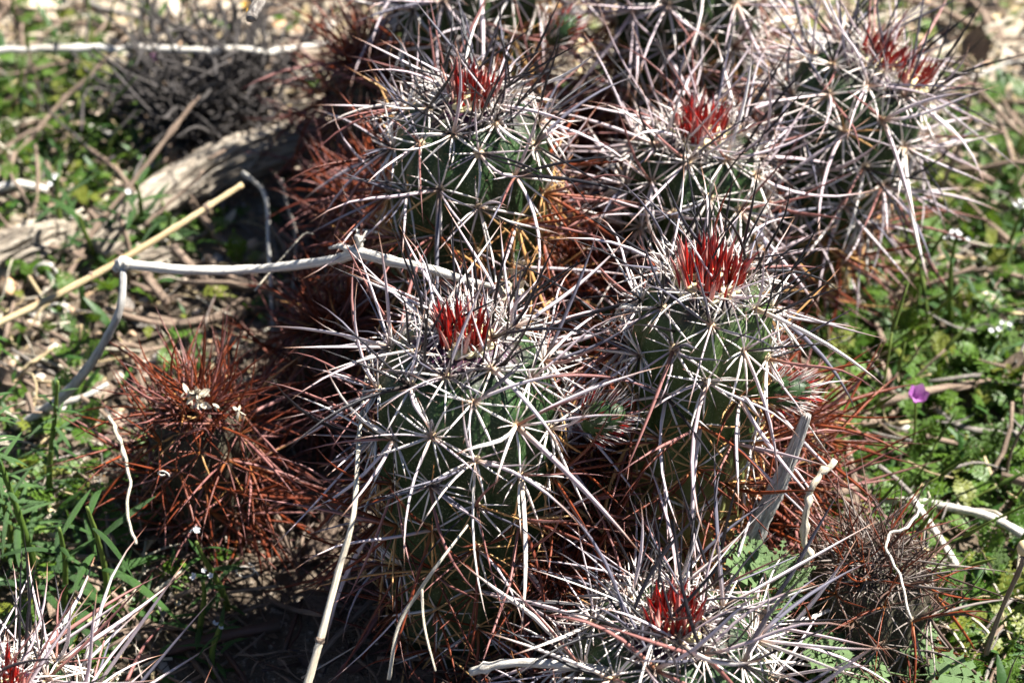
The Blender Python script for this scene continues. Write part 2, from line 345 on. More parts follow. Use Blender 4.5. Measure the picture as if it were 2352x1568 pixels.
V3 = Vector
class Cactus:
    def __init__(s, name, label, apex_px, z, R, L, lean=(0,0), ribs=13, style='fresh', skin=M_SKIN, seed=1, spacing=.018,
                 turn=7.0, crown=62, cen_len=.038, rad_len=.0150, group='hedgehog cactus stems of the clump', cat='cactus', crown_r=.0070, skel=False, ncen=(4,6), nrad=(10,13), sink=.0):
        rs = random.Random(seed); s.rs = rs
        s.has_crown = bool(crown); apex = at(*apex_px, z); ax = V3((lean[0], lean[1], 1)).normalized(); s.ax = ax
        s.R = R; s.L = L; s.apex = apex; s.ribs = ribs; s.seed = seed
        base = apex - ax*L; root = thing(name, (base.x, base.y, max(base.z, 0)), label, cat, group); s.root = root
        X = (V3((1,0,0)) - ax*ax.x).normalized(); Y = ax.cross(X); s.X = X; s.Y = Y
        s.spacing = spacing; s.phase = [rs.random() for _ in range(ribs)]
        for k in range(ribs): s.phase[k] = (k % 2)*.5 + rs.uniform(-.12, .12)
        # arclength profile
        hd = R*.95; hs = []; d = 0; prof = []
        prev = (0, R*.10)
        q = np.concatenate([np.linspace(0, 1, 30)[:]**2 * hd, np.linspace(hd, L, 46)[1:]])
        for h in q:
            rr = R*(1 - max(0, 1 - h/hd)**2.3)**(1/2.3) if h < hd else R*(1 - .10*((h-hd)/(L-hd))**2)
            prof.append([h, rr])
        prof = np.array(prof); ds = np.hypot(np.diff(prof[:,0]), np.diff(prof[:,1])); s.S = np.concatenate([[0], np.cumsum(ds)]); s.P = prof
        nv = ribs*8; th = np.arange(nv)/nv*2*np.pi; V = []; T = []; A = []
        ns = 90; ss = np.linspace(0.0001, s.S[-1], ns)
        for si in ss:
            for t_ in th: 
                V.append(s.pt(t_, si)); T.append(si/.2); A.append(.5+.5*math.cos(t_*ribs))
        V = np.array([v[:] for v in V]); F = [grid_faces(ns, nv)[:, ::-1]]
        V = np.vstack([V, np.array(s.apex[:])]); e = len(V)-1; j = np.arange(nv); F.append(np.stack([np.full(nv, e), j, (j+1) % nv], -1))
        b = MB(); b.add(dict(V=V, F=F, t=np.append(T, 0), a=np.append(A, 1)))
        link('stem', b.mesh('stem', skin), root, Matrix())
        s.spines(style, cen_len, rad_len, ncen, nrad)
        if crown: s.crown(crown, crown_r)
    def pt(s, th, si, crest=None):
        h = np.interp(si, s.S, s.P[:,0]); r = np.interp(si, s.S, s.P[:,1]); n = s.ribs
        k = th*n/(2*math.pi); kr = int(round(k)) % n; c = 2*(k - round(k))           # -1..1 across a rib
        prof = 1 - abs(c)**1.6
        tub = .5 + .5*math.cos(2*math.pi*((si/s.spacing) - s.phase[kr] - .35))
        dep = min(.14, .14*(si/.02))
        rr = r*(1 - dep + dep*prof*(.72 + .28*tub)) 
        wob = 1 + .03*noise.noise(V3((math.cos(th)*1.5, math.sin(th)*1.5, si*25 + s.seed*3)))
        rr *= wob
        return s.apex - s.ax*h + s.X*(math.cos(th)*rr) + s.Y*(math.sin(th)*rr)
    def spines(s, style, cl, rl, ncen, nrad):
        rs = s.rs; n = s.ribs; C = []; Rd = []; felt = MB()
        for k in range(n):
            th0 = 2*math.pi*k/n
            j = 0
            while True:
                si = (s.phase[k] + .35 + j) * s.spacing; j += 1
                if si > s.S[-1] - .004: break
                if si < (.006 if s.has_crown else .002): continue
                th = th0 + rs.gauss(0, .02)
                p = s.pt(th0, si); du = (s.pt(th0, si-.002) - s.pt(th0, si+.002)).normalized(); dv = (s.pt(th0+.02, si) - s.pt(th0-.02, si)).normalized()
                nrm = dv.cross(du); 
                nrm = nrm if nrm.dot(p - (s.apex - s.ax*np.interp(si, s.S, s.P[:,0]) )) > 0 or si < .01 else -nrm
                if si < .01 and nrm.dot(s.ax) < 0: nrm = -nrm
                nrm.normalize(); side = dv
                facing = nrm.dot((CAM - p).normalized())
                age = si + rs.gauss(0, .006)
                # --- centrals
                g = rs.uniform(.85, 1.15) * (.75 + .25*min(si/.03, 1))
                nc = rs.randint(*ncen)
                for q in range(nc):
                    kind = 'down' if q == 0 else ('up' if q == 1 else 'side')
                    sg = -1 if q % 2 else 1
                    if kind == 'down':
                        d = nrm*.75 - du*rs.uniform(.45, 1.15) + side*rs.gauss(0, .28); ln = cl*rs.uniform(.95, 1.4)*g; P = CENF
                    elif kind == 'up':
                        d = nrm*.9 + du*rs.uniform(.4, 1.2) + side*rs.gauss(0, .4); ln = cl*rs.uniform(.7, 1.2)*g; P = CEN
                    else:
                        d = nrm*.75 + side*sg*rs.uniform(.5, 1.2) + du*rs.uniform(-.35, .5); ln = cl*rs.uniform(.6, 1.15)*g; P = CEN
                    c = s.pick(style, kind, age)
                    i = rs.randrange(len(P[c])); bend = -du + side*rs.gauss(0, .7) + nrm*rs.gauss(0, .3)
                    if kind == 'down' and rs.random() < .35: bend = du + side*rs.gauss(0, .6)
                    if kind == 'up' and rs.random() < .5: bend = -bend
                    C.append((facing, P[c][i], c, frame(d, bend, p + nrm*.0006, ln)))
                nr = rs.randint(*nrad); off = rs.random()
                for q in range(nr):
                    an = 2*math.pi*(q + off + rs.gauss(0, .15))/nr
                    d = du*math.cos(an) + side*math.sin(an) + nrm*rs.uniform(.12, .5)
                    c = s.pick(style, 'radial', age); i = rs.randrange(len(RAD[c]))
                    ln = rl*rs.uniform(.7, 1.3)*(.8 + .2*min(si/.03, 1)) * (1.15 if math.cos(an) < 0 else .9)
                    Rd.append((facing, RAD[c][i], c, frame(d, nrm*(-1 if rs.random() < .6 else 1) + side*rs.gauss(0,.5), p, ln)))
                V, F = FELT; felt.add(dict(V=V*(1+.0), F=[F], t=np.zeros(len(V)), a=np.zeros(len(V))), frame(nrm, du, p, .0016*rs.uniform(.8, 1.3)), rs.random())
        if not s.has_crown:
            for q in range(46):
                a = rs.random()*6.28; r = s.R*.55*math.sqrt(rs.random()); p = s.apex + s.X*math.cos(a)*r + s.Y*math.sin(a)*r - s.ax*(.5*r*r/s.R+.002)
                d = s.ax + (s.X*math.cos(a) + s.Y*math.sin(a))*r/s.R*1.4 + V3((rs.gauss(0,.3), rs.gauss(0,.3), 0)); c = s.pick(style, 'up', .01)
                C.append((2, CEN[c][q % 5], c, frame(d, None, p, cl*rs.uniform(.5, 1.1))))
                for _ in range(5):
                    c = s.pick(style, 'radial', .01); Rd.append((1, RAD[c][q % 4], c, frame(d*.3 + V3((rs.gauss(0,.8), rs.gauss(0,.8), 0)), None, p, rl*rs.uniform(.7, 1.3))))
        link('areole_wool', felt.mesh('areole_wool', M_FELTD if style in ('rust', 'dead') else M_FELT), s.root, Matrix())
        for nm, L_ in (('central_spine', C), ('radial_spine', Rd)):
            L_.sort(key=lambda e: -e[0]); rest = MB()
            for i, (f, (tp, me), c, M) in enumerate(L_):
                if i < 295: link(nm, me, s.root, M)
                else: rest.add(tp, M, rs.random(), MIDX[c])
            if rest.n: tag(link(nm, rest.mesh(nm, MLIST), s.root, Matrix()), kind='stuff')
    def pick(s, style, kind, age):
        rs = s.rs; r = rs.random()
        if style == 'rust':
            return ('rust' if r < .72 else 'maroon' if r < .985 else 'gold') if kind != 'radial' else ('rust' if r < .6 else 'gold' if r < .68 else 'maroon')
        if style == 'dead':
            return ('brown' if r < .55 else 'rust' if r < .85 else 'ash') if kind != 'radial' else ('ash' if r < .45 else 'brown')
        old = age > {'fresh': .060, 'mid': .044, 'ash': .064}[style]
        if kind == 'radial':
            if old: return 'gold' if r < .6 else 'white' if r < .8 else 'rust'
            return 'white' if r < .9 else 'gold' if age > .04 else 'lilac'
        if old: return 'rust' if r < .45 else 'maroon' if r < .75 else 'lilac' if r < .92 else 'gold'
        if style == 'ash':
            if kind == 'down': return 'lilac' if r < .7 else 'maroon' if r < .85 else 'white'
            return 'black' if r < .18 else 'grey' if r < .36 else 'lilac' if r < .74 else 'white' if r < .84 else 'maroon'
        if age < .022:
            if kind == 'down': return 'lilac' if r < .45 else 'black' if r < .75 else 'white'
            return 'black' if r < .62 else 'grey' if r < .76 else 'lilac'
        if kind == 'down': return 'lilac' if r < .52 else 'white' if r < .66 else 'grey' if r < .82 else 'maroon'
        return 'grey' if r < .24 else 'black' if r < .42 else 'lilac' if r < .74 else 'white' if r < .84 else 'maroon'
    def crown(s, n, cr, off=(0,0)):
        rs = s.rs; f = MB()
        for q in range(52):
            V, F = FELT; a = rs.random()*6.28; r = cr*1.12*math.sqrt(rs.random())
            p = s.apex + s.X*(math.cos(a)*r+off[0]) + s.Y*(math.sin(a)*r+off[1]) - s.ax*(.5*r*r/s.R - .0006)
            f.add(dict(V=V, F=[F], t=np.zeros(len(V)), a=np.zeros(len(V))), frame(s.ax, None, p, .0019), rs.random())
        link('crown_wool', f.mesh('crown_wool', M_FELTW), s.root, Matrix())
        for q in range(n):
            a = rs.random()*6.28; u = math.sqrt(rs.random()); r = cr*u
            p = s.apex + s.X*(math.cos(a)*r+off[0]) + s.Y*(math.sin(a)*r+off[1]) - s.ax*(.5*r*r/s.R + .001)
            d = s.ax + (s.X*math.cos(a) + s.Y*math.sin(a))*(u*.24) + V3((rs.gauss(0,.09), rs.gauss(0,.09), 0))
            c = 'red' if rs.random() < (.9 - .45*(u > .85)) else 'pink'
            i = rs.randrange(3); ln = rs.uniform(.0095, .0150)
            link('young_spine', YNG[c][i][1], s.root, frame(d, None, p, ln))
        for q in range(n//3):   # the tall dark spines that stand round the crown
            a = rs.random()*6.28; r = cr*rs.uniform(1.35, 2.4); c = 'black' if rs.random() < .8 else 'grey'
            p = s.apex + s.X*(math.cos(a)*r+off[0]) + s.Y*(math.sin(a)*r+off[1]) - s.ax*(.5*r*r/s.R + .001); out = s.X*math.cos(a) + s.Y*math.sin(a)
            link('central_spine', CEN[c][rs.randrange(5)][1], s.root, frame(s.ax + out*rs.uniform(.1,.9) + V3((rs.gauss(0,.2), rs.gauss(0,.2), 0)), out*rs.choice((-1,1,1)), p, rs.uniform(.022, .042)))
        for q in range(n):      # white bristles round the rim
            a = rs.random()*6.28; r = cr*rs.uniform(1.0, 1.7)
            p = s.apex + s.X*(math.cos(a)*r+off[0]) + s.Y*(math.sin(a)*r+off[1]) - s.ax*(.4*r*r/s.R + .001)
            d = s.ax*.8 + (s.X*math.cos(a) + s.Y*math.sin(a))*rs.uniform(.2, 1.0) + V3((rs.gauss(0,.3), rs.gauss(0,.3), rs.gauss(0,.1)))
            i = rs.randrange(4); link('bristle', RAD['white'][i][1], s.root, frame(d, None, p, rs.uniform(.008, .014)))
_V, _F = ico(1); FELT = (_V*(1, 1, .55), _F)

cA = Cactus('hedgehog_cactus', 'green cactus at the centre of the clump, black spines around its red crown', (1068,775), .118, .0275, .135, (.0,.02), seed=11, style='fresh')
cB = Cactus('hedgehog_cactus', 'tall red-crowned cactus stem directly behind the central one', (1085,225), .130, .0265, .14, (.04,.03), seed=12, style='mid')
cC = Cactus('hedgehog_cactus', 'slender cactus stem right of the centre with a wide red tuft and yellowing lower stem', (1630,640), .125, .0215, .14, (.05,.0), ribs=12, ncen=(3,4), seed=13, style='mid', skin=M_SKIN2, crown=80, crown_r=.0088)
cD = Cactus('hedgehog_cactus', 'red-tufted cactus stem behind the slender one, between it and the tilted far stem', (1610,305), .105, .0235, .12, (.06,.02), seed=14, style='ash', crown=60, crown_r=.0078)
cE = Cactus('hedgehog_cactus', 'tilted blurred cactus stem at the upper right with two red tufts', (2020,140), .105, .0255, .13, (.34,-.02), seed=15, style='ash', crown=34, crown_r=.006)
cE.crown(30, .0055, (.011, -.006))
cF = Cactus('hedgehog_cactus', 'cactus stem rising out of the top of the picture behind the tall red-crowned one', (1085,-175), .125, .027, .14, (.03,.02), seed=16, style='mid')
cG = Cactus('hedgehog_cactus', 'cactus stem cut by the top edge, behind the red-tufted stem on the right', (1590,-170), .125, .027, .14, (.0,.02), seed=17, style='ash')
cH = Cactus('hedgehog_cactus', 'red-crowned cactus stem nearest the camera at the bottom edge with snow-white spines', (1548,1425), .064, .0300, .07, (.02,.0), seed=18, style='fresh', nrad=(12,16), cen_len=.046)
cI = Cactus('hedgehog_cactus', 'cactus stem in the lower left corner with long lilac spines, mostly out of the picture', (-5,1590), .050, .0265, .055, (.0,.0), seed=19, style='ash', nrad=(13,16), cen_len=.046, ncen=(5,7))
cJ = Cactus('hedgehog_cactus', 'small rust-red spined cactus stem at the left beneath the bent white branch', (452,925), .052, .0165, .058, (-.02,-.02), seed=20, style='rust', skin=M_DEAD, crown=0, cen_len=.034, ncen=(4,6), nrad=(5,7), spacing=.0130, rad_len=.014)
cK = Cactus('hedgehog_cactus', 'withered brown cactus stem among green leaves at the lower right', (2010,1275), .045, .020, .055, (.05,.0), seed=21, style='dead', skin=M_DEAD, crown=0, cen_len=.027, ncen=(4,5), nrad=(7,10), spacing=.013, rad_len=.012)
cL = Cactus('hedgehog_cactus', 'low rust-spined cactus stem half hidden behind the slender yellowing one', (1800,960), .050, .018, .06, (.15,.0), seed=22, style='rust', skin=M_DEAD, crown=0, cen_len=.036, ncen=(4,6), spacing=.013)
cN = Cactus('hedgehog_cactus', 'old rust-spined cactus stem crowded against the left of the tall red-crowned one', (865,420), .058, .017, .07, (-.12,.0), seed=23, style='rust', skin=M_DEAD, crown=0, cen_len=.033, ncen=(4,6), spacing=.014)
cO = Cactus('hedgehog_cactus', 'old amber-spined cactus stem wedged between the central and the slender one', (1330,1010), .060, .017, .07, (.05,.0), seed=24, style='rust', skin=M_SKIN2, crown=0, cen_len=.026, ncen=(3,4), spacing=.014, rad_len=.015)
EXT = []
for px, py, z, R, lb, sd_, st_, cl_, sk in (
    (1330,600,.065,.016,'old amber-spined cactus stem low in the gap behind the central one',31,'rust',.028,M_SKIN2),
    (1350,270,.050,.017,'old rust-spined cactus stem in the gap between the two upper red tufts',32,'rust',.030,M_DEAD),
    (770,730,.045,.016,'old dark-spined cactus stem under the bent white branch beside the central one',33,'rust',.032,M_DEAD),
    (1830,330,.050,.017,'old rust-spined cactus stem wedged before the tilted one',34,'rust',.030,M_DEAD),
    (860,130,.070,.018,'old red-brown spined cactus stem at the top edge left of the tall one',35,'rust',.036,M_DEAD),
    (1290,1290,.040,.015,'old rust-spined cactus stem low between central cactus and the nearest one',36,'rust',.028,M_DEAD)):
    EXT.append(Cactus('hedgehog_cactus', lb, (px,py), z, R, z+.005, seed=sd_, style=st_, skin=sk, crown=0, cen_len=cl_, ncen=(3,5), nrad=(7,9), spacing=.0145, rad_len=.015))
CACTI = EXT + [cA,cB,cC,cD,cE,cF,cG,cH,cI,cJ,cK,cL,cN,cO]

# ------------------------------------------------------------------ helpers for what grows and lies between
def W(px, py, h=0.0):                # a point h above the ground sheet
    p = at(px, py, h); return Vector((p.x, p.y, h + gh(p.x, p.y)))
def sm(a, b, v): t = min(max((v-a)/(b-a), 0), 1); return t*t*(3-2*t)
FOOT = [(c.apex - c.ax*c.L, c.R) for c in CACTI]
def clear(x, y, m=0.0): return all((x-b.x)**2 + (y-b.y)**2 > (r+m)**2 for b, r in FOOT)
def single(name, tp_list, material, label, cat, group=None, smooth=True):
    b = MB(); [b.add(tp, None, random.random()) for tp in tp_list]
    o = link(name, b.mesh(name, material, smooth)); return tag(o, label, cat, group)
def stick(name, pts, r0, r1, material, label, cat, group=None, sides=8, flat=1.0, wob=.0, per=8, rough=.15, knots=0):
    P = spline(pts, per); n = len(P)
    if wob: P = P + np.array([[noise.noise(V3((i*.35, 1.7*k, sum(P[0])*90)))*wob for k in range(3)] for i in range(n)])
    r = np.linspace(r0, r1, n) * (1 + np.random.randn(n)*.05)
    for k in range(knots): i = random.randrange(2, n-1); r[i] *= 1.5
    return single(name, [tube(P, r, sides, flat=flat, rough=rough)], material, label, cat, group)

# leaves -----------------------------------------------------------
def lanceolate(width=.14, bend=.35, fold=.25, segs=7):
    V=[]; t=[]; a=[]
    for i in range(segs+1):
        u = i/segs; wd = width*math.sin(math.pi*min(u*.93+.05, 1))**.8; z = u*(1-.3*bend*u); x = bend*u*u
        V += [(x + wd*fold, -wd, z), (x, 0, z), (x + wd*fold, wd, z)]; t += [u]*3; a += [1,0,1]
    return dict(V=np.array(V), F=[grid_faces(segs+1, 3, False)], t=np.array(t), a=np.array(a, float))
def pinnate(pairs=7, width=.30, bend=.35, lobes=3, seed=0, stem=.18):
    rs = random.Random(seed); V=[]; F3=[]
    def P(u): return np.array((bend*u*u, 0, u*(1-.3*bend*u)))
    def D(u): d = P(u+.01)-P(u-.01); return d/np.linalg.norm(d)
    def leaflet(o, d, side, up, L):
        # lobed outline fan: base, lobes left and right, tip
        m = len(V); c = o + d*L*.5 + up*L*.05; V.append(c)
        out = [o]
        for sgn in (-1, 1):
            pts = []
            for q in range(lobes):
                f = (q+.6)/(lobes+.3); wv = L*.34*math.sin(math.pi*min(f*.85+.1, 1))
                pts.append(o + d*L*f + side*sgn*wv*rs.uniform(.85,1.15) + up*L*rs.uniform(-.06,.12))
                pts.append(o + d*L*(f+.17) + side*sgn*wv*.22)
            out += pts if sgn < 0 else []
            if sgn < 0: out.append(o + d*L*1.05)
            else: out += pts[::-1]
        k = len(V); V.extend(out); n = len(out)
        for q in range(n): F3.append((m, k+q, k+(q+1) % n))
    for i in range(pairs):
        u = stem + (1-stem)*(i+.5)/(pairs+.5); L = width*(math.sin(math.pi*(.18+.72*(i+.5)/pairs)))*rs.uniform(.85, 1.15)
        d = D(u)
        for sgn in (-1, 1):
            dd = norm(np.array((0, sgn, 0))*1.0 + d*.55 + np.array((rs.uniform(-.3,.1), 0, 0))); up = norm(np.cross(d, (0, 1, 0)))
            sd_ = norm(np.cross(dd, up)); leaflet(P(u), dd, sd_, up, L)
    leaflet(P(1-.03), D(1), np.array((0,1.,0)), np.array((1.,0,0)), width*.55)
    V_ = np.array(V); tb = tube([P(u) for u in np.linspace(0, 1, 5)], .012, 3); n0 = len(V_)
    return dict(V=np.vstack([V_, tb['V']]), F=[np.array(F3)] + [f + n0 for f in tb['F']], t=np.zeros(n0+len(tb['V'])), a=np.zeros(n0+len(tb['V'])))
PIN = [pinnate(7, .30, b_, 3, i) for i, b_ in enumerate((.15, .4, .6, -.15, .8))] + [pinnate(5, .36, .3, 2, 9)]
LAN = [lanceolate(w_, b_, f_) for w_, b_, f_ in ((.06,.2,.4), (.075,.5,.35), (.05,.8,.4), (.09,.35,.3))]
STRAP = [lanceolate(w_, b_, f_, 8) for w_, b_, f_ in ((.055,.25,.6), (.065,.6,.5), (.05,.9,.6))]
OVAL = [lanceolate(.24, .2, .15, 5), lanceolate(.3, .45, .1, 5)]
def leafmeshes(tps, m, nm='leaf'):
    out = []
    for tp in tps: b = MB(); b.add(tp); out.append(b.mesh(nm, m))
    return out
PINm = leafmeshes(PIN, M_LEAF); LANm = leafmeshes(LAN, M_LEAF3); STRAPm = leafmeshes(STRAP, M_LEAF2); PINLm = leafmeshes(PIN, M_LEAFP)

# ground cover ------------------------------------------------------
def green(px, py):                    # how thickly green stuff grows, 0..1
    g = sm(1700, 1900, px + (py-700)*.10) * sm(150, 420, py + (px-1900)*.12)
    g = max(g, .75*sm(420, 300, px)*sm(90, 200, py)*sm(560, 380, py))
    g = max(g, .55*sm(330, 180, px)*sm(860, 1000, py))
    g = max(g, .25*sm(560, 400, px)*sm(500, 560, py)*sm(900, 700, py))
    g = max(g, .3*sm(250, 100, px)*sm(700, 500, py)); g = max(g, .16)
    return g
cov = MB(); low = MB()
cnt = 0
for i in range(30000):
    x, y = random.uniform(-.33, .33), random.uniform(-.16, .46); px, py = proj(x, y)
    if not clear(x, y, .0): continue
    g = green(px, py)
    cl = noise.noise(V3((x*30, y*30, 9)))*.5 + .5
    if random.random() > g * (.35 + cl*1.1) * .95: continue
    if px < 1650 and px > 480 and random.random() < (.97 if py > 900 else .75): continue
    z = gh(x, y); r = random.random(); L = random.uniform(.006, .016)
    tilt = V3((random.gauss(0,.8), random.gauss(0,.8), random.uniform(.15, 1.1)))
    if r < .64: cov.add(random.choice(PIN), frame(tilt, V3((0,0,-1)), (x, y, z + random.uniform(0,.008)), L), random.random(), 0)
    elif r < .68: cov.add(random.choice(OVAL), frame(tilt, V3((0,0,-1)), (x, y, z+random.uniform(0,.006)), L*.5), random.random(), 0)
    else: cov.add(random.choice(LAN), frame((tilt.x*.5, tilt.y*.5, 1), V3((0,0,-1)), (x, y, z), L*1.3), random.random(), 1)
    cnt += 1
tag(link('ground_cover', cov.mesh('ground_cover', [M_LEAF, M_LEAF3])), 'low ferny green ground cover of small lobed leaves over the soil', 'ground cover', kind='stuff')

# dry litter --------------------------------------------------------
lit = MB(); LT = []
for i in range(16):
    k = random.uniform(.05, .5); q = random.uniform(.2, 1)
    pts = [(k*math.sin(q*u*3)*u, k*.5*math.cos(q*u*4)*u, u - .5) for u in np.linspace(0, 1, 6)]
    LT.append(tube(pts, np.linspace(.03, .02, 6)*random.uniform(.6, 1.5), 4, rough=.3))
FLK = [lanceolate(.2, .3, .4, 3), lanceolate(.35, .6, .2, 3)]
for i in range(11000):
    x, y = random.uniform(-.33, .33), random.uniform(-.16, .5); px, py = proj(x, y); z = gh(x, y)
    if not clear(x, y): continue
    g = green(px, py)
    if random.random() < g*.25: continue
    pale = sm(1800, 1950, px)*sm(300, 100, py) + .5*sm(500, 300, px)
    r = random.random(); L = random.uniform(.004, .02) if r < .8 else random.uniform(.02, .05)
    m = 0 if r < .18 + pale*.3 else 1 if r < .42 + pale*.4 else 2 if r < .74 else 3
    if 430 < px < 1300 and py > 1000: m = random.choice((3, 3, 4))  # litter coloured dark here to deepen the shade before the clump
    if random.random() < .15:
        lit.add(random.choice(FLK), frame((random.gauss(0,1), random.gauss(0,1), random.gauss(0,.3)), V3((0,0,1)), (x, y, z+.002), L*.5), random.random(), m)
    else:
        lit.add(random.choice(LT), frame((random.gauss(0,1), random.gauss(0,1), random.gauss(0,.22)), None, (x, y, z+.0015+random.random()*(.004+.008*g)), L), random.random(), m)
for i in range(1500):                # fallen spines round the stems
    b, r = random.choice(FOOT); a = random.random()*6.28; q = r + abs(random.gauss(0, .022)); x, y = b.x + math.cos(a)*q, b.y + math.sin(a)*q
    lit.add(CEN['rust'][i % 5][0], frame((random.gauss(0,1), random.gauss(0,1), random.gauss(0,.35)), None, (x, y, gh(x, y)+.003+random.random()*.008), random.uniform(.012, .03)), random.random(), random.choice((3, 4, 4, 5)))
tag(link('dry_litter', lit.mesh('dry_litter', [M_STRAWP, M_STRAW, M_TWIG, M_STEMB, M_BROWN, M_ASH])), 'dry litter of straw bits, twigs and fallen spines on the soil', 'plant litter', kind='stuff')

# the log -----------------------------------------------------------
def log(pts, R, name, label, ridges=9, seed=1, sides=120, per=30, amp=.42, dens=1.0):
    P = spline(pts, per); n = len(P); V = []; T = np.gradient(P, axis=0); ref = np.array((0, .1, 1.)); t_ = []; a_ = []
    rr = np.interp(np.linspace(0, 1, n), np.linspace(0, 1, len(R)), R)
    for i in range(n):
        t = norm(T[i]); ref = norm(ref - t*ref.dot(t)); b = np.cross(t, ref); u = i/(n-1)
        for j in range(sides):
            an = j/sides*2*math.pi + u*1.1
            c, s_ = math.cos(an), math.sin(an)
            f = noise.noise(V3((c*2.2*dens, s_*2.2*dens, u*2.0+seed)))*1.2
            g = 1 - abs(noise.noise(V3((c*ridges*.55, s_*ridges*.55, u*3.5+seed*2))))*2.2
            h = noise.noise(V3((c*16, s_*16, u*14)))*.35
            k = rr[i]*(1 + amp*(f + g*.6 + h*.5 - .35))
            e = min(1, (.02+min(u, 1-u))/.03); k *= .55 + .45*e
            an2 = j/sides*2*math.pi
            V.append(P[i] + (math.cos(an2)*ref + math.sin(an2)*b)*k); t_.append(u*n/60); a_.append(abs(j/sides-.5)*2)
    V = np.array(V); F = [grid_faces(n, sides)]; V = np.vstack([V, P[0], P[-1]]); e = n*sides; j = np.arange(sides); k = (j+1) % sides
    F.append(np.stack([np.full(sides, e), k, j], -1)); F.append(np.stack([np.full(sides, e+1), e-sides+j, e-sides+k], -1))
    tp = dict(V=V, F=F, t=np.array(t_+[0,1]), a=np.array(a_+[0,0]))
    return single(name, [tp], M_LOG, label, 'log')
log([W(225,590,.008), W(330,500,.012), W(450,410,.016), W(560,365,.019), W(690,320,.022), W(770,300,.020)], [.005,.0072,.0085,.0088,.0078,.005], 'driftwood_log', 'cracked grey weathered log leading up behind the left of the cactus clump', seed=3)
log([W(-120,640,.006), W(-20,600,.007), W(80,570,.008), W(165,545,.007)], [.0075,.0085,.0085,.005], 'driftwood_log', 'short stub of grey weathered wood at the left edge behind the straw stalk', seed=8, per=20)
log([W(235,590,.004), W(320,605,.005), W(400,600,.004)], [.003,.0052,.003], 'wood_chunk', 'small dark wood chunk on the soil just above the bent white branch', seed=15, per=16)
o = log([at(1668,1375,.022), at(1738,1210,.050), at(1806,1080,.070), at(1854,950,.090)], [.0034,.0029,.0021,.0012], 'weathered_stick', 'upright strip of weathered wood between the slender cactus and the withered one', seed=22, per=18, sides=60)
o['category'] = 'stick'; o.data.materials[0] = M_GREYB

# branches, stalks ----------------------------------------------------
br = thing('branch', at(1125,655,.075), 'bent white bare branch reaching left from the central cactus over the red-spined one', 'branch')
def part(name, parent, tps, m, smooth=True):
    b = MB(); [b.add(tp, None, random.random()) for tp in tps]; return link(name, b.mesh(name, m, smooth), parent, Matrix())
def tpt(pts, r, sides=8, per=8, rough=.15, flat=1.0):
    P = spline(pts, per); return tube(P, np.interp(np.linspace(0,1,len(P)), np.linspace(0,1,len(r)), r)*(1+np.random.randn(len(P))*.04), sides, rough=rough, flat=flat)
part('white_arm', br, [tpt([at(1128,656,.104), at(1075,645,.1045), at(1000,622,.106), at(900,600,.103), at(822,582,.098), at(760,598,.091), at(600,617,.077), at(430,620,.076), at(283,606,.075)], [.0007,.0012,.0015,.0017,.0020,.0016,.0015,.0016,.0018], 10)], M_BARK)
part('knot', br, [tpt([at(822,582,.098), at(826,560,.101), at(818,540,.105)], [.0016,.0011,.0006])] + [tpt([at(824,560,.101), at(824+random.uniform(-22,22), 540+random.uniform(-18,14),.104)], [.0006,.0003], 4, 3) for _ in range(9)] + [tpt([at(826,585,.098), at(785,566,.099), at(755,570,.098)], [.0014,.0011,.0004])], M_BARK)
part('grey_arm', br, [tpt([at(283,606,.075), at(278,700,.066), at(248,770,.055), at(205,840,.042), at(150,905,.028), at(95,945,.016), at(40,978,.008)], [.0013,.0013,.0014,.0016,.0019,.0017,.0014], 9)], M_GREYB)
part('broken_joint', br, [tpt([at(262,622,.073), at(280,605,.075), at(300,607,.0755)], [.0010,.0025,.0019])], M_BARK)
stick('twig', [W(40,985,.006), W(130,948,.010), W(200,920,.014), W(250,890,.016)], .0013, .0009, M_BARK, 'short white twig lying under the foot of the bent branch', 'twig')
st = thing('straw_stalk', W(-60,770,.02), 'thick tan straw stalk lying slantwise across the left side', 'straw')
part('stem', st, [tpt([at(-60,768,.035), at(150,668,.040), at(350,555,.046), at(470,480,.050), at(557,424,.053)], [.0013,.0013,.0013,.0012,.0011], 8)], M_STRAW)
part('node', st, [tube([at(468,481,.050), at(474,477,.050), at(480,473,.0503)], [.0013,.0017,.0013], 8)], M_STEMB); part('node', st, [tube([at(205,636,.0415), at(211,633,.0417), at(217,630,.042)], [.0013,.0017,.0013], 8)], M_STEMB)
st = thing('straw_stalk', at(700,1600,.02), 'long upright straw stalk in front of the dark gap left of the central cactus', 'straw')
part('stem', st, [tpt([at(700,1592,.050), at(735,1470,.062), at(778,1310,.076), at(812,1180,.088), at(824,1010,.094), at(836,900,.096), at(852,812,.098)], [.0013,.0011,.0010,.0008,.0007,.0005,.0004], 8)], M_STRAWP)
part('node', st, [tube([at(733,1478,.061), at(735,1470,.062), at(737,1462,.063)], [.0011,.0015,.0011], 8)], M_STEMB)
st = thing('grass_stem', at(890,1600,.04), 'hair-thin pale grass stem forking below the central cactus', 'grass stem')
part('stem', st, [tpt([at(893,1560,.05), at(915,1440,.06), at(968,1350,.07), at(1010,1290,.078), at(1075,1205,.082)], [.0006,.0006,.0006,.0005,.0003], 5)], M_STRAWP)
part('fork', st, [tpt([at(968,1350,.07), at(975,1440,.066), at(1000,1540,.06)], [.0005,.0004,.0003], 5)], M_STRAWP)
stick('twig', [at(-60,118,.030), at(90,110,.032), at(230,112,.032), at(330,108,.033), at(470,118,.033), at(540,112,.034), at(620,118,.032), at(760,96,.028)], .0014, .0013, M_BARK, 'long pale grey twig lying level across the top left', 'twig', per=8, knots=5, wob=.0012)
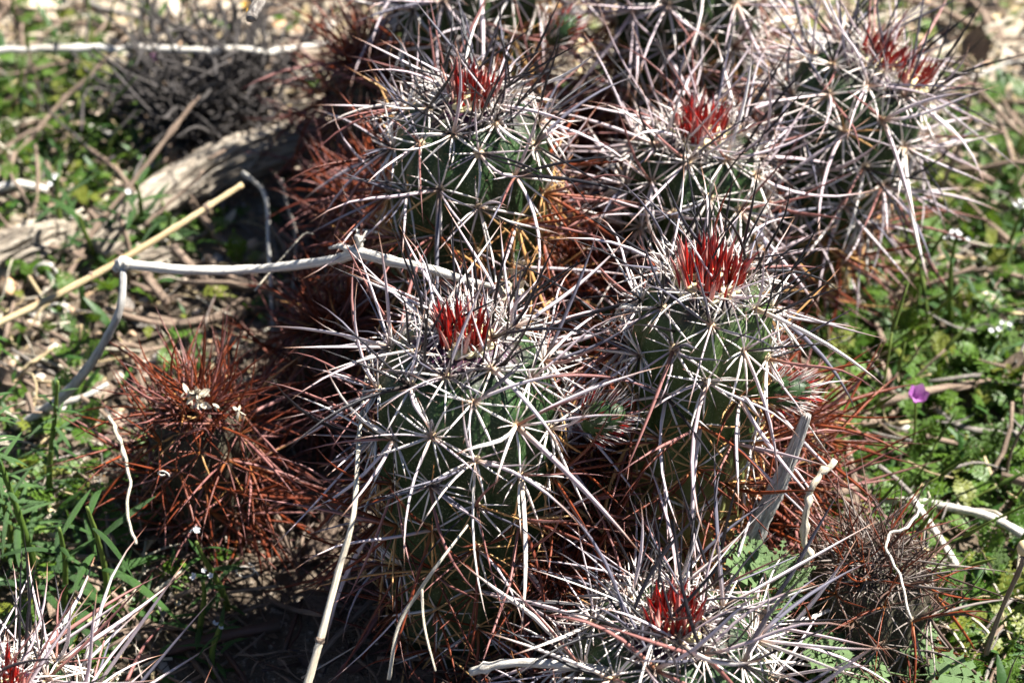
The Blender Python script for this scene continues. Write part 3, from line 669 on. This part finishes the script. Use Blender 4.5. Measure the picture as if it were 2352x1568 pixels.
stick('twig', [W(20,210,.004), W(80,200,.006), W(140,215,.005)], .0012, .0009, M_BARK, 'short pale twig among the leaves at the upper left edge', 'twig')
stick('twig', [W(130,258,.005), W(190,272,.008), W(260,302,.006)], .0013, .0011, M_BARK, 'stubby pale twig slanting down among leaves below the long level twig', 'twig')
stick('twig', [W(-40,455,.006), W(40,437,.009), W(110,440,.007)], .0020, .0015, M_BARK, 'thick white twig at the left edge above the wood stub', 'twig')
stick('stalk', [at(120,700,.004), at(215,530,.016), at(300,425,.026), at(382,318,.036), at(456,220,.045)], .0012, .0008, M_STEMB, 'straight brown stalk with pale nodes leaning up beside the log', 'stalk', knots=3)
stick('stalk', [at(-20,420,.003), at(60,330,.010), at(140,235,.018), at(210,170,.026), at(290,85,.034)], .0011, .0007, M_STEMB, 'brown stalk with a white tuft leaning up at the upper left', 'stalk', knots=3)
stick('twig', [W(140,-60,.01), W(220,20,.012), W(330,50,.012), W(470,95,.008)], .0013, .0009, M_TWIG, 'dark grey twig curving down from the top edge at the left', 'twig')
stick('twig', [at(597,-60,.150), at(596,-5,.150), at(578,38,.147), at(576,46,.1465)], .0028, .0013, M_TWIG, 'blurred thick grey twig tip hanging in from the top edge', 'twig', sides=10)
stick('dried_stalk', [at(556,395,.040), at(608,447,.034), at(617,560,.024), at(624,700,.012), at(628,780,.004)], .0009, .0007, M_BARK, 'thin crooked white stem standing left of the rust-spined stem', 'dried stalk')
stick('dried_stalk', [at(647,412,.042), at(660,470,.037), at(680,545,.030), at(676,640,.020), at(670,750,.008)], .0008, .0006, M_TWIG, 'thin grey stem standing right beside the crooked white one', 'dried stalk')
stick('grass_stem', [at(585,668,.070), at(620,625,.073), at(668,570,.076), at(700,537,.079), at(722,538,.080)], .0004, .00025, M_STRAWP, 'hair-thin stem hooked over the bent white branch', 'grass stem', sides=5)
stick('dried_stalk', [at(1920,1058,.078), at(1870,1110,.074), at(1848,1190,.064), at(1852,1270,.050), at(1858,1350,.030)], .0010, .0010, M_STRAWP, 'knobbly cream stem bending up between weathered strip and withered cactus', 'dried stalk', knots=7, wob=.0012)
stick('dried_stalk', [at(2120,1160,.058), at(2085,1210,.060), at(2035,1240,.060), at(2065,1320,.058), at(2092,1420,.054)], .0005, .0004, M_BARK, 'zigzag white thread of a stem over the withered cactus', 'dried stalk', sides=5, wob=.001)
stick('stick', [W(2015,1155,.006), W(2100,1142,.010), W(2200,1155,.012), W(2290,1185,.012), W(2400,1245,.010)], .0012, .0016, M_BARK, 'curved white stick lying in the green leaves at the right edge', 'stick')
stick('stick', [W(2095,1135,.014), W(2150,1210,.014), W(2200,1285,.013)], .0012, .0013, M_BARK, 'short straight white stick next to the withered cactus', 'stick')
stick('stick', [W(2020,1060,.016), W(2060,1095,.015), W(2110,1140,.014)], .0009, .0009, M_TWIG, 'thin grey stick above the curved white one', 'stick')
stick('stick', [W(2150,925,.006), W(2220,965,.008), W(2345,985,.008)], .0011, .0013, M_TWIG, 'blurred grey stick in the leaves below the purple flower', 'stick')
stick('stick', [W(1080,1545,.045), W(1180,1525,.050), W(1330,1540,.052), W(1500,1570,.05)], .0013, .0014, M_BARK, 'pale stick crossing the bottom edge left of the nearest cactus', 'stick', knots=2)
stick('straw_stalk', [W(1335,60,.02), W(1330,170,.018), W(1375,290,.016), W(1420,420,.01)], .0015, .0013, M_STRAW, 'yellow straw stalk standing in the gap between two upper stems', 'straw')
stick('straw_stalk', [at(250,955,.06), at(270,1000,.058), at(295,1080,.052), at(295,1180,.044), at(312,1248,.038)], .0006, .0005, M_STRAWP, 'thin cream stalk dangling from the red-spined cactus', 'straw', knots=4, wob=.0008, sides=6)
# seed head on a stalk at the right edge
sh = thing('dry_thistle', at(2262,1500,.01), 'spiky straw-coloured seed head on a thin stalk at the right edge', 'thistle')
part('stalk', sh, [tpt([at(2265,1500,.02), at(2300,1400,.04), at(2345,1300,.062), at(2352,1270,.066)], [.0008,.0007,.0008,.0009])], M_STEMB)
hc = at(2352,1258,.068); b = MB(); V_, F_ = ico(2); b.add(dict(V=V_*(1,.9,1.1), F=[F_], t=np.zeros(len(V_)), a=np.zeros(len(V_))), frame((0,0,1), None, hc, .0024)); link('pod', b.mesh('pod', M_STRAW), sh, Matrix())
for i in range(26):
    d = V3((random.gauss(0,1), random.gauss(0,1), random.gauss(.5,.8))); link('bract', leafmeshes([LAN[3]], M_STRAWP)[0] if i == 0 else bpy.data.meshes[LBR], sh, frame(d, None, hc, random.uniform(.006,.010)))
    if i == 0: LBR = sh.children[-1].data.name
# fluffy dead flower at upper right
sh = thing('dried_flower', at(2205,360,.01), 'blurred white dried flower on a tan stalk beside the tilted cactus', 'flower')
part('stalk', sh, [tpt([at(2140,480,.005), at(2205,330,.035), at(2225,240,.055), at(2245,168,.070)], [.0009,.0008,.0007,.0006])], M_STEMB)
hc = at(2245,155,.072); PETd = leafmeshes([OVAL[0]], M_PETALD)[0]
for i in range(16): link('petal', PETd, sh, frame((random.gauss(0,1), random.gauss(0,1), random.gauss(.2,.7)), None, hc, random.uniform(.003,.0065)))
# dried flower remains on the red-spined stem
sh = thing('dried_flower', at(455,915,.066), 'crumpled cream dried flower stuck on top of the rust-red spined cactus', 'flower')
for i in range(46):
    hc = at(455+random.gauss(0,16), 912+random.gauss(0,10), .066); link('petal', PETd, sh, frame((random.gauss(0,1), random.gauss(0,1), random.gauss(.2,.7)), None, hc, random.uniform(.0020,.0045)))
sh = thing('dried_flower', at(548,945,.064), 'tiny white dried flower right of the crumpled one on red spines', 'flower')
for i in range(8): link('petal', PETd, sh, frame((random.gauss(0,1), random.gauss(0,1), random.gauss(.2,.7)), None, at(548,943,.064), random.uniform(.0015,.003)))
# pale husk behind the central crown
sh = thing('husk', at(1185,700,.095), 'pale crumpled husk hanging behind the crown of the central cactus', 'husk')
for i in range(22): link('flake', PETd, sh, frame((random.gauss(0,.4), random.gauss(0,.4), random.gauss(0,1)), None, at(1178+random.gauss(0,12), 665+random.gauss(0,24), .097), random.uniform(.004,.008)))

# curled tendrils
def tendril(px, py, z, r, turns, label, m=M_BARK, th=.0005):
    c = W(px, py, z); pts = [(c.x + math.cos(u*turns*6.28)*r*(1-.45*u), c.y + u*r*.9, c.z + math.sin(u*turns*6.28)*r*(1-.45*u)) for u in np.linspace(0, 1, int(14*turns)+4)]
    tag(single('tendril', [tube(np.array(pts), th, 5)], m, label, 'tendril', 'curled dry tendrils'))
    bpy.context.view_layer
tendril(105,640,.008,.0048,1.4,'larger curled white tendril above the straw stalk at the left')
tendril(135,730,.008,.0040,1.1,'curled white tendril just below the straw stalk at the left')
tendril(1440,735,.112,.0038,1.6,'curled white tendril hooked between central and slender cactus',th=.0004)
tendril(565,1320,.010,.004,1.2,'faint curled thread in the deep shadow at bottom left',th=.0003)
tendril(375,1100,.055,.002,.8,'tiny curled white thread on the front of the red-spined cactus',th=.0003)

# dead shrub ------------------------------------------------------------
sh = thing('dead_shrub', W(480,270), 'dark tangled dead shrub behind the log at the upper left', 'shrub')
c0 = W(490,275)
SHM = []
for i in range(8):
    k = random.uniform(-.25, .25); b = MB(); b.add(tube(spline([(0,0,0), (k*.3,.05,.35), (k, random.uniform(-.15,.15), .7), (k*1.1, random.uniform(-.3,.3), 1)], 3), np.linspace(.020, .010, 10), 5, rough=.3)); SHM.append(b.mesh('twig', M_TWIGD))
    b.mesh
for i in range(290):
    a = random.random()*6.28; d = V3((math.cos(a)*random.uniform(.3,1.2), math.sin(a)*random.uniform(.3,1.0), random.uniform(.05, 1.1)))
    p = c0 + V3((random.gauss(0,.015), random.gauss(0,.012), random.uniform(0,.020)))
    o = link('twig', SHM[i % 8], sh, frame(d, None, p, random.uniform(.020,.055)))
# pebbles one can tell apart -----------------------------------------------
SPOTS = [(75,765,'cream rounded stone below the straw stalk at the left',.0052),(25,665,'orange-brown stone at the left edge above the straw stalk',.0062),(2255,720,'tan blurred stone among leaves at the right',.0075),(2300,770,'pale stone at the lower right of the tan one',.006),
 (1900,1385,'small white stone next to the ferny sprig by the nearest cactus',.005),(1890,1345,'grey stone above the small white stone by the sprig',.0055),(120,560,'pale stone against the wood stub',.004),(300,95,'cream stone just above the long level twig',.0055),(560,50,'pale stone behind the dead shrub',.006),
 (640,60,'orange stone right of the hanging twig tip',.006),(90,40,'largest pale stone in the upper left corner',.010),(380,30,'flat cream stone at the top edge left of the hanging twig',.008),(1340,420,'tan stone in the gap between the two upper stems',.006),(120,1240,'dull stone in the shade of the hairy plant',.005),
 (2180,820,'white stone left of the white flower spray',.0035),(2320,1500,'white stone in the lower right corner',.005),(1990,1480,'pale stone below the withered cactus',.0055)]
for i, (px, py, lb, r) in enumerate(SPOTS):
    p = W(px, py); b = MB(); b.add(BIGST[i % 3], frame((random.gauss(0,.2), random.gauss(0,.2), 1), None, (p.x, p.y, p.z + r*.35), r), (.1 if 'cream' in lb or 'pale' in lb or 'white' in lb else .55)); o = link('stone', b.mesh('stone', M_STONE)); tag(o, lb, 'stone')
    o.data.materials[0] = simple('stone_%s' % ('pale' if i % 2 else 'warm'), (.74,.64,.50) if 'orange' not in lb else (.62,.34,.16), (.55,.42,.30), 180, .8, .0006)

# plants one can tell apart ----------------------------------------------------
def rosette(px, py, n, L, label, meshes=None, up=.5, name='fern_leaved_plant', cat='plant', group='lobed green plants on the ground', z=0):
    meshes = meshes or PINm; p = W(px, py, z); t = thing(name, p, label, cat, group)
    for i in range(n):
        a = 6.28*i/n + random.gauss(0, .25); d = V3((math.cos(a), math.sin(a), random.uniform(up*.5, up*1.5)))
        link('leaf', random.choice(meshes), t, frame(d, V3((0,0,-1)), p + V3((0,0,.001)), L*random.uniform(.75, 1.2)))
    return t
rosette(1770,1390,9,.020,'pale ferny sprig right of the nearest red-crowned cactus',PINLm,.9,z=.035)
rosette(1835,1440,5,.024,'ferny leaves lying below the pale sprig',PINLm,.3,z=.03)
rosette(2085,1545,4,.030,'broad lobed leaf plant at the bottom edge below the withered cactus',PINLm,.5,z=.02)
rosette(1950,1500,5,.024,'lobed leaf plant at the bottom edge left of the broad one',PINLm,.6,z=.01)
for px, py, lb in ((2050,800,'lobed plant left above the purple flower'),(1980,860,'lobed plant behind the low rust-spined stem'),(2200,1000,'lobed plant right below the purple flower'),(2300,1090,'lobed plant above the curved white stick'),(2150,690,'lobed plant under the white flower spray'),(1990,620,'lobed plant right of the slender cactus crown'),
    (2250,1350,'lobed plant right of the withered cactus'),(2290,1450,'lobed plant near the lower right corner beside the seed head stalk'),(2160,1450,'lobed plant below right of the withered cactus'),(2250,560,'lobed plant left of the upper right flower spray'),(1900,500,'lobed plant below the tilted cactus'),(2150,1060,'lobed plant between purple flower and curved stick'),
    (2080,500,'lobed plant under the tilted cactus spines at the right'),(2300,880,'lobed plant at the right edge level with the purple flower'),(180,200,'lobed plant under the long level twig at left'),(60,240,'lobed plant at the left edge under the level twig'),(250,330,'lobed plant left of the dead shrub'),(120,330,'lobed plant midway between left edge and dead shrub')):
    rosette(px, py, random.randint(9, 14), random.uniform(.013, .020), lb, up=.8)
def leafy(px, py, h, label, lean=(0,0), nl=12, L=.03, meshes=None, name='leafy_plant', flower=0, group='upright leafy plants', sm_=M_STALK, fm=None):
    meshes = meshes or STRAPm; p = W(px, py); t = thing(name, p, label, 'plant', group); ax = V3((lean[0], lean[1], 1)).normalized()
    P = [p + ax*h*u + V3((math.sin(u*3+px)*.002, math.cos(u*2.4+px)*.002, 0)) for u in np.linspace(0, 1, 5)]
    part('stalk', t, [tpt(P, [.0013*h/.06+.0004, .0011, .0009, .0006], 6)], sm_)
    for i in range(nl):
        u = .08 + .9*i/nl; q = P[0].lerp(P[-1], u); a = i*2.4 + random.gauss(0,.3); d = V3((math.cos(a), math.sin(a), random.uniform(.3, 1.0)))
        link('leaf', random.choice(meshes), t, frame(d, V3((0,0,-1)), q, L*random.uniform(.7, 1.15)*(1-.35*u)))
    if flower:
        for i in range(flower):
            q = P[-1] + V3((random.gauss(0,.0022), random.gauss(0,.0022), random.uniform(-.003, .003))); fl = link('flower', FLm if fm is None else fm, t, frame((random.gauss(0,.5), random.gauss(0,.5)-.3, 1), None, q, random.uniform(.0009, .0016)))
    return t
def flowermesh(m, n=5, cup=.35, wd=.42):
    b = MB()
    for i in range(n): b.add(lanceolate(wd, -.3, .1, 4), frame((math.cos(6.28*i/n), math.sin(6.28*i/n), cup), V3((0,0,-1))), random.random())
    return b.mesh('flower', m)
FLm = flowermesh(M_WFLOW); FLP = flowermesh(M_PFLOW, 5, .9, .40); FLY = flowermesh(M_YFLOW, 6, .3)
leafy(70,1330,.085,'tall hairy leafy plant at the left edge above the corner cactus',(-.05,.03),40,.019)
leafy(20,1290,.070,'second hairy leafy plant cut by the left edge',(.05,.0),36,.018)
leafy(130,1180,.055,'shorter hairy leafy plant right of the tall one',(.1,.05),28,.014)
leafy(245,1420,.055,'shaded broad-leaved plant under the red-spined cactus',(.0,.0),12,.030,meshes=leafmeshes(STRAP, M_LEAF3))
leafy(150,1440,.050,'broad-leaved plant left of the shaded one',(.05,.0),12,.027,meshes=leafmeshes(STRAP, M_LEAF3))
leafy(160,560,.030,'small narrow-leaved plant with white bud in front of the log at left',(0,0),12,.020,LANm,flower=3)
leafy(215,620,.026,'small narrow-leaved plant right of the budded one',(0,0),10,.020,LANm)
leafy(320,590,.034,'narrow-leaved plant standing in front of the log',(.05,0),12,.024,LANm,flower=1)
leafy(370,600,.020,'low narrow-leaved plant right of the one in front of the log',(.2,0),8,.020,LANm)
for px,py,h,ln,nf,lb in ((2170,760,.045,(0,0),9,'white-flowered plant above the purple flower'),(2310,640,.035,(.03,0),9,'white-flowered plant near the upper right edge'),(2290,850,.018,(0,0),6,'low white-flowered plant right of the purple flower'),(1930,640,.012,(0,0),4,'small white blooms right of the slender cactus crown'),
        (1690,560,.035,(0,0),3,'tiny white-flowered plant behind the slender cactus tuft'),(1780,520,.030,(.1,0),3,'tiny white-flowered plant right of the other behind the slender tuft'),(470,1480,.030,(0,0),3,'shaded plant with one white bloom at the bottom left'),(510,1400,.035,(-.1,0),2,'shaded white-budded plant left of the straw stalk'),(500,1540,.022,(.1,0),2,'small green plant by the tips of the corner cactus spines')):
    leafy(px,py,h,lb,ln,9,.014,LANm,'white_flowered_plant',nf,'white-flowered plants')
def flower(px, py, z, s, m, label, tilt, foot):
    p = at(px, py, z); f = W(*foot); t = thing('flower', f, label, 'flower')
    part('stalk', t, [tpt([f, f.lerp(p, .5) + V3((.002,0,0)), p], [.0006,.0005,.0004], 5)], M_STALK); link('blossom', m, t, frame(tilt, None, p, s))
flower(2103,915,.030,.0056,FLP,'magenta-purple blossom open among the green leaves at the right',(.1,-.4,1),(2070,1080))
flower(356,140,.02,.0038,FLP,'blurred purple blossom beneath the long level twig',(0,-.5,1),(358,200))
flower(574,18,.02,.0036,FLY,'blurred yellow blossom beside the hanging twig tip',(0,-.5,1),(575,70))
# thin stalks of the filaree
for i in range(64):
    px, py = (random.uniform(1760, 2400), random.uniform(380, 1560)) if i < 50 else (random.uniform(0, 330), random.uniform(130, 400))
    p = W(px, py); h = random.uniform(.02, .05); d = V3((random.gauss(.35,.35), random.gauss(.05,.35), 1)).normalized()
    t = thing('seed_stalk', p, 'thin stalk with a pointed seed beak in the green leaves ' + ('left of the dead shrub' if px < 400 else 'below the withered cactus' if py > 1350 else 'level with the withered cactus' if py > 1080 else 'around the purple flower' if py > 780 else 'around the white-flowered plants' if py > 560 else 'under the tilted cactus'), 'stalk', 'thin seed stalks in the green leaves')
    e = p + d*h; part('stem', t, [tpt([p, p + d*h*.5 + V3((random.gauss(0,.002),0,0)), e], [.0006,.0005,.0005], 4, 3)], M_STALK if i % 3 else M_STEMB)
    part('beak', t, [tpt([e, e + d*.003, e + d*random.uniform(.012,.02)], [.0005,.0009,.0002], 4, 3)], M_STALK)
# flower buds on the stems
def bud(c, px, py, z, s, d):
    b = MB(); V_, F_ = ico(2); V_ = V_*(1,1,1.5); b.add(dict(V=V_, F=[F_], t=np.full(len(V_), .22), a=np.zeros(len(V_))), frame(d, None, at(px,py,z), s))
    o = link('flower_bud', b.mesh('flower_bud', M_SKIN), c.root, Matrix()); rs = random.Random(px)
    d = V3(d).normalized(); p0 = at(px, py, z); MM = frame(d, None, p0, 1)
    for i in range(130):
        a = rs.random()*6.28; u = rs.random(); q = MM @ V3((math.cos(a)*s*math.sqrt(1-(u*.95)**2), math.sin(a)*s*math.sqrt(1-(u*.95)**2), s*1.5*(u*1.6-.7))); n_ = (MM.to_3x3() @ V3((math.cos(a), math.sin(a), .9 + u*1.5))).normalized()
        k = 'white' if rs.random() < .62 else 'red' if rs.random() < .6 else 'maroon'
        pl = RAD if k == 'white' else YNG; x = link('bud_bristle', pl[k][i % 3][1], o, None); x.matrix_basis = frame(n_, None, q, s*rs.uniform(1.0, 1.7)*(.75 if k != 'white' else 1)); x.matrix_parent_inverse = (Matrix.Translation(c.root.location) @ o.matrix_basis).inverted()
bud(cA, 1385, 960, .095, .0052, (.8,-.2,.6)); bud(cC, 1810, 900, .092, .0048, (1,-.1,.25)); bud(cB, 1290, 70, .11, .0045, (.7,.3,.7))
bpy.context.view_layer.update()
# twigs lying across the log and the ground behind it
for i, (a, b_, lb, m) in enumerate((((330,520,.020),(470,395,.032),'thin brown twig lying along the crest of the weathered log',M_STEMB),((545,440,.012),(610,330,.034),'short grey twig crossing the right half of the log',M_TWIG),
        ((250,520,.012),(330,360,.030),'slim twig crossing the left end of the log',M_TWIG),((620,300,.022),(480,365,.030),'brown twig lying between log and dead shrub',M_STEMB),((40,560,.014),(190,480,.012),'slim pale twig lying over the wood stub',M_STRAWP),((20,880,.006),(120,800,.010),'short tan twig below the left end of the straw stalk',M_STRAW),
        ((1950,60,.01),(2130,20,.012),'pale stick among dry litter at the top right',M_STRAWP),((2140,130,.01),(2330,40,.012),'longest pale stick in the dry litter of the top right corner',M_STRAWP),((2230,180,.008),(2352,140,.01),'pale stick at the right edge under the longest one',M_BARK))):
    stick('twig', [at(*a), at((a[0]+b_[0])/2+6, (a[1]+b_[1])/2-8, (a[2]+b_[2])/2), at(*b_)], .0008 + .0003*(i > 5), .0006, m, lb, 'twig', wob=.0008)
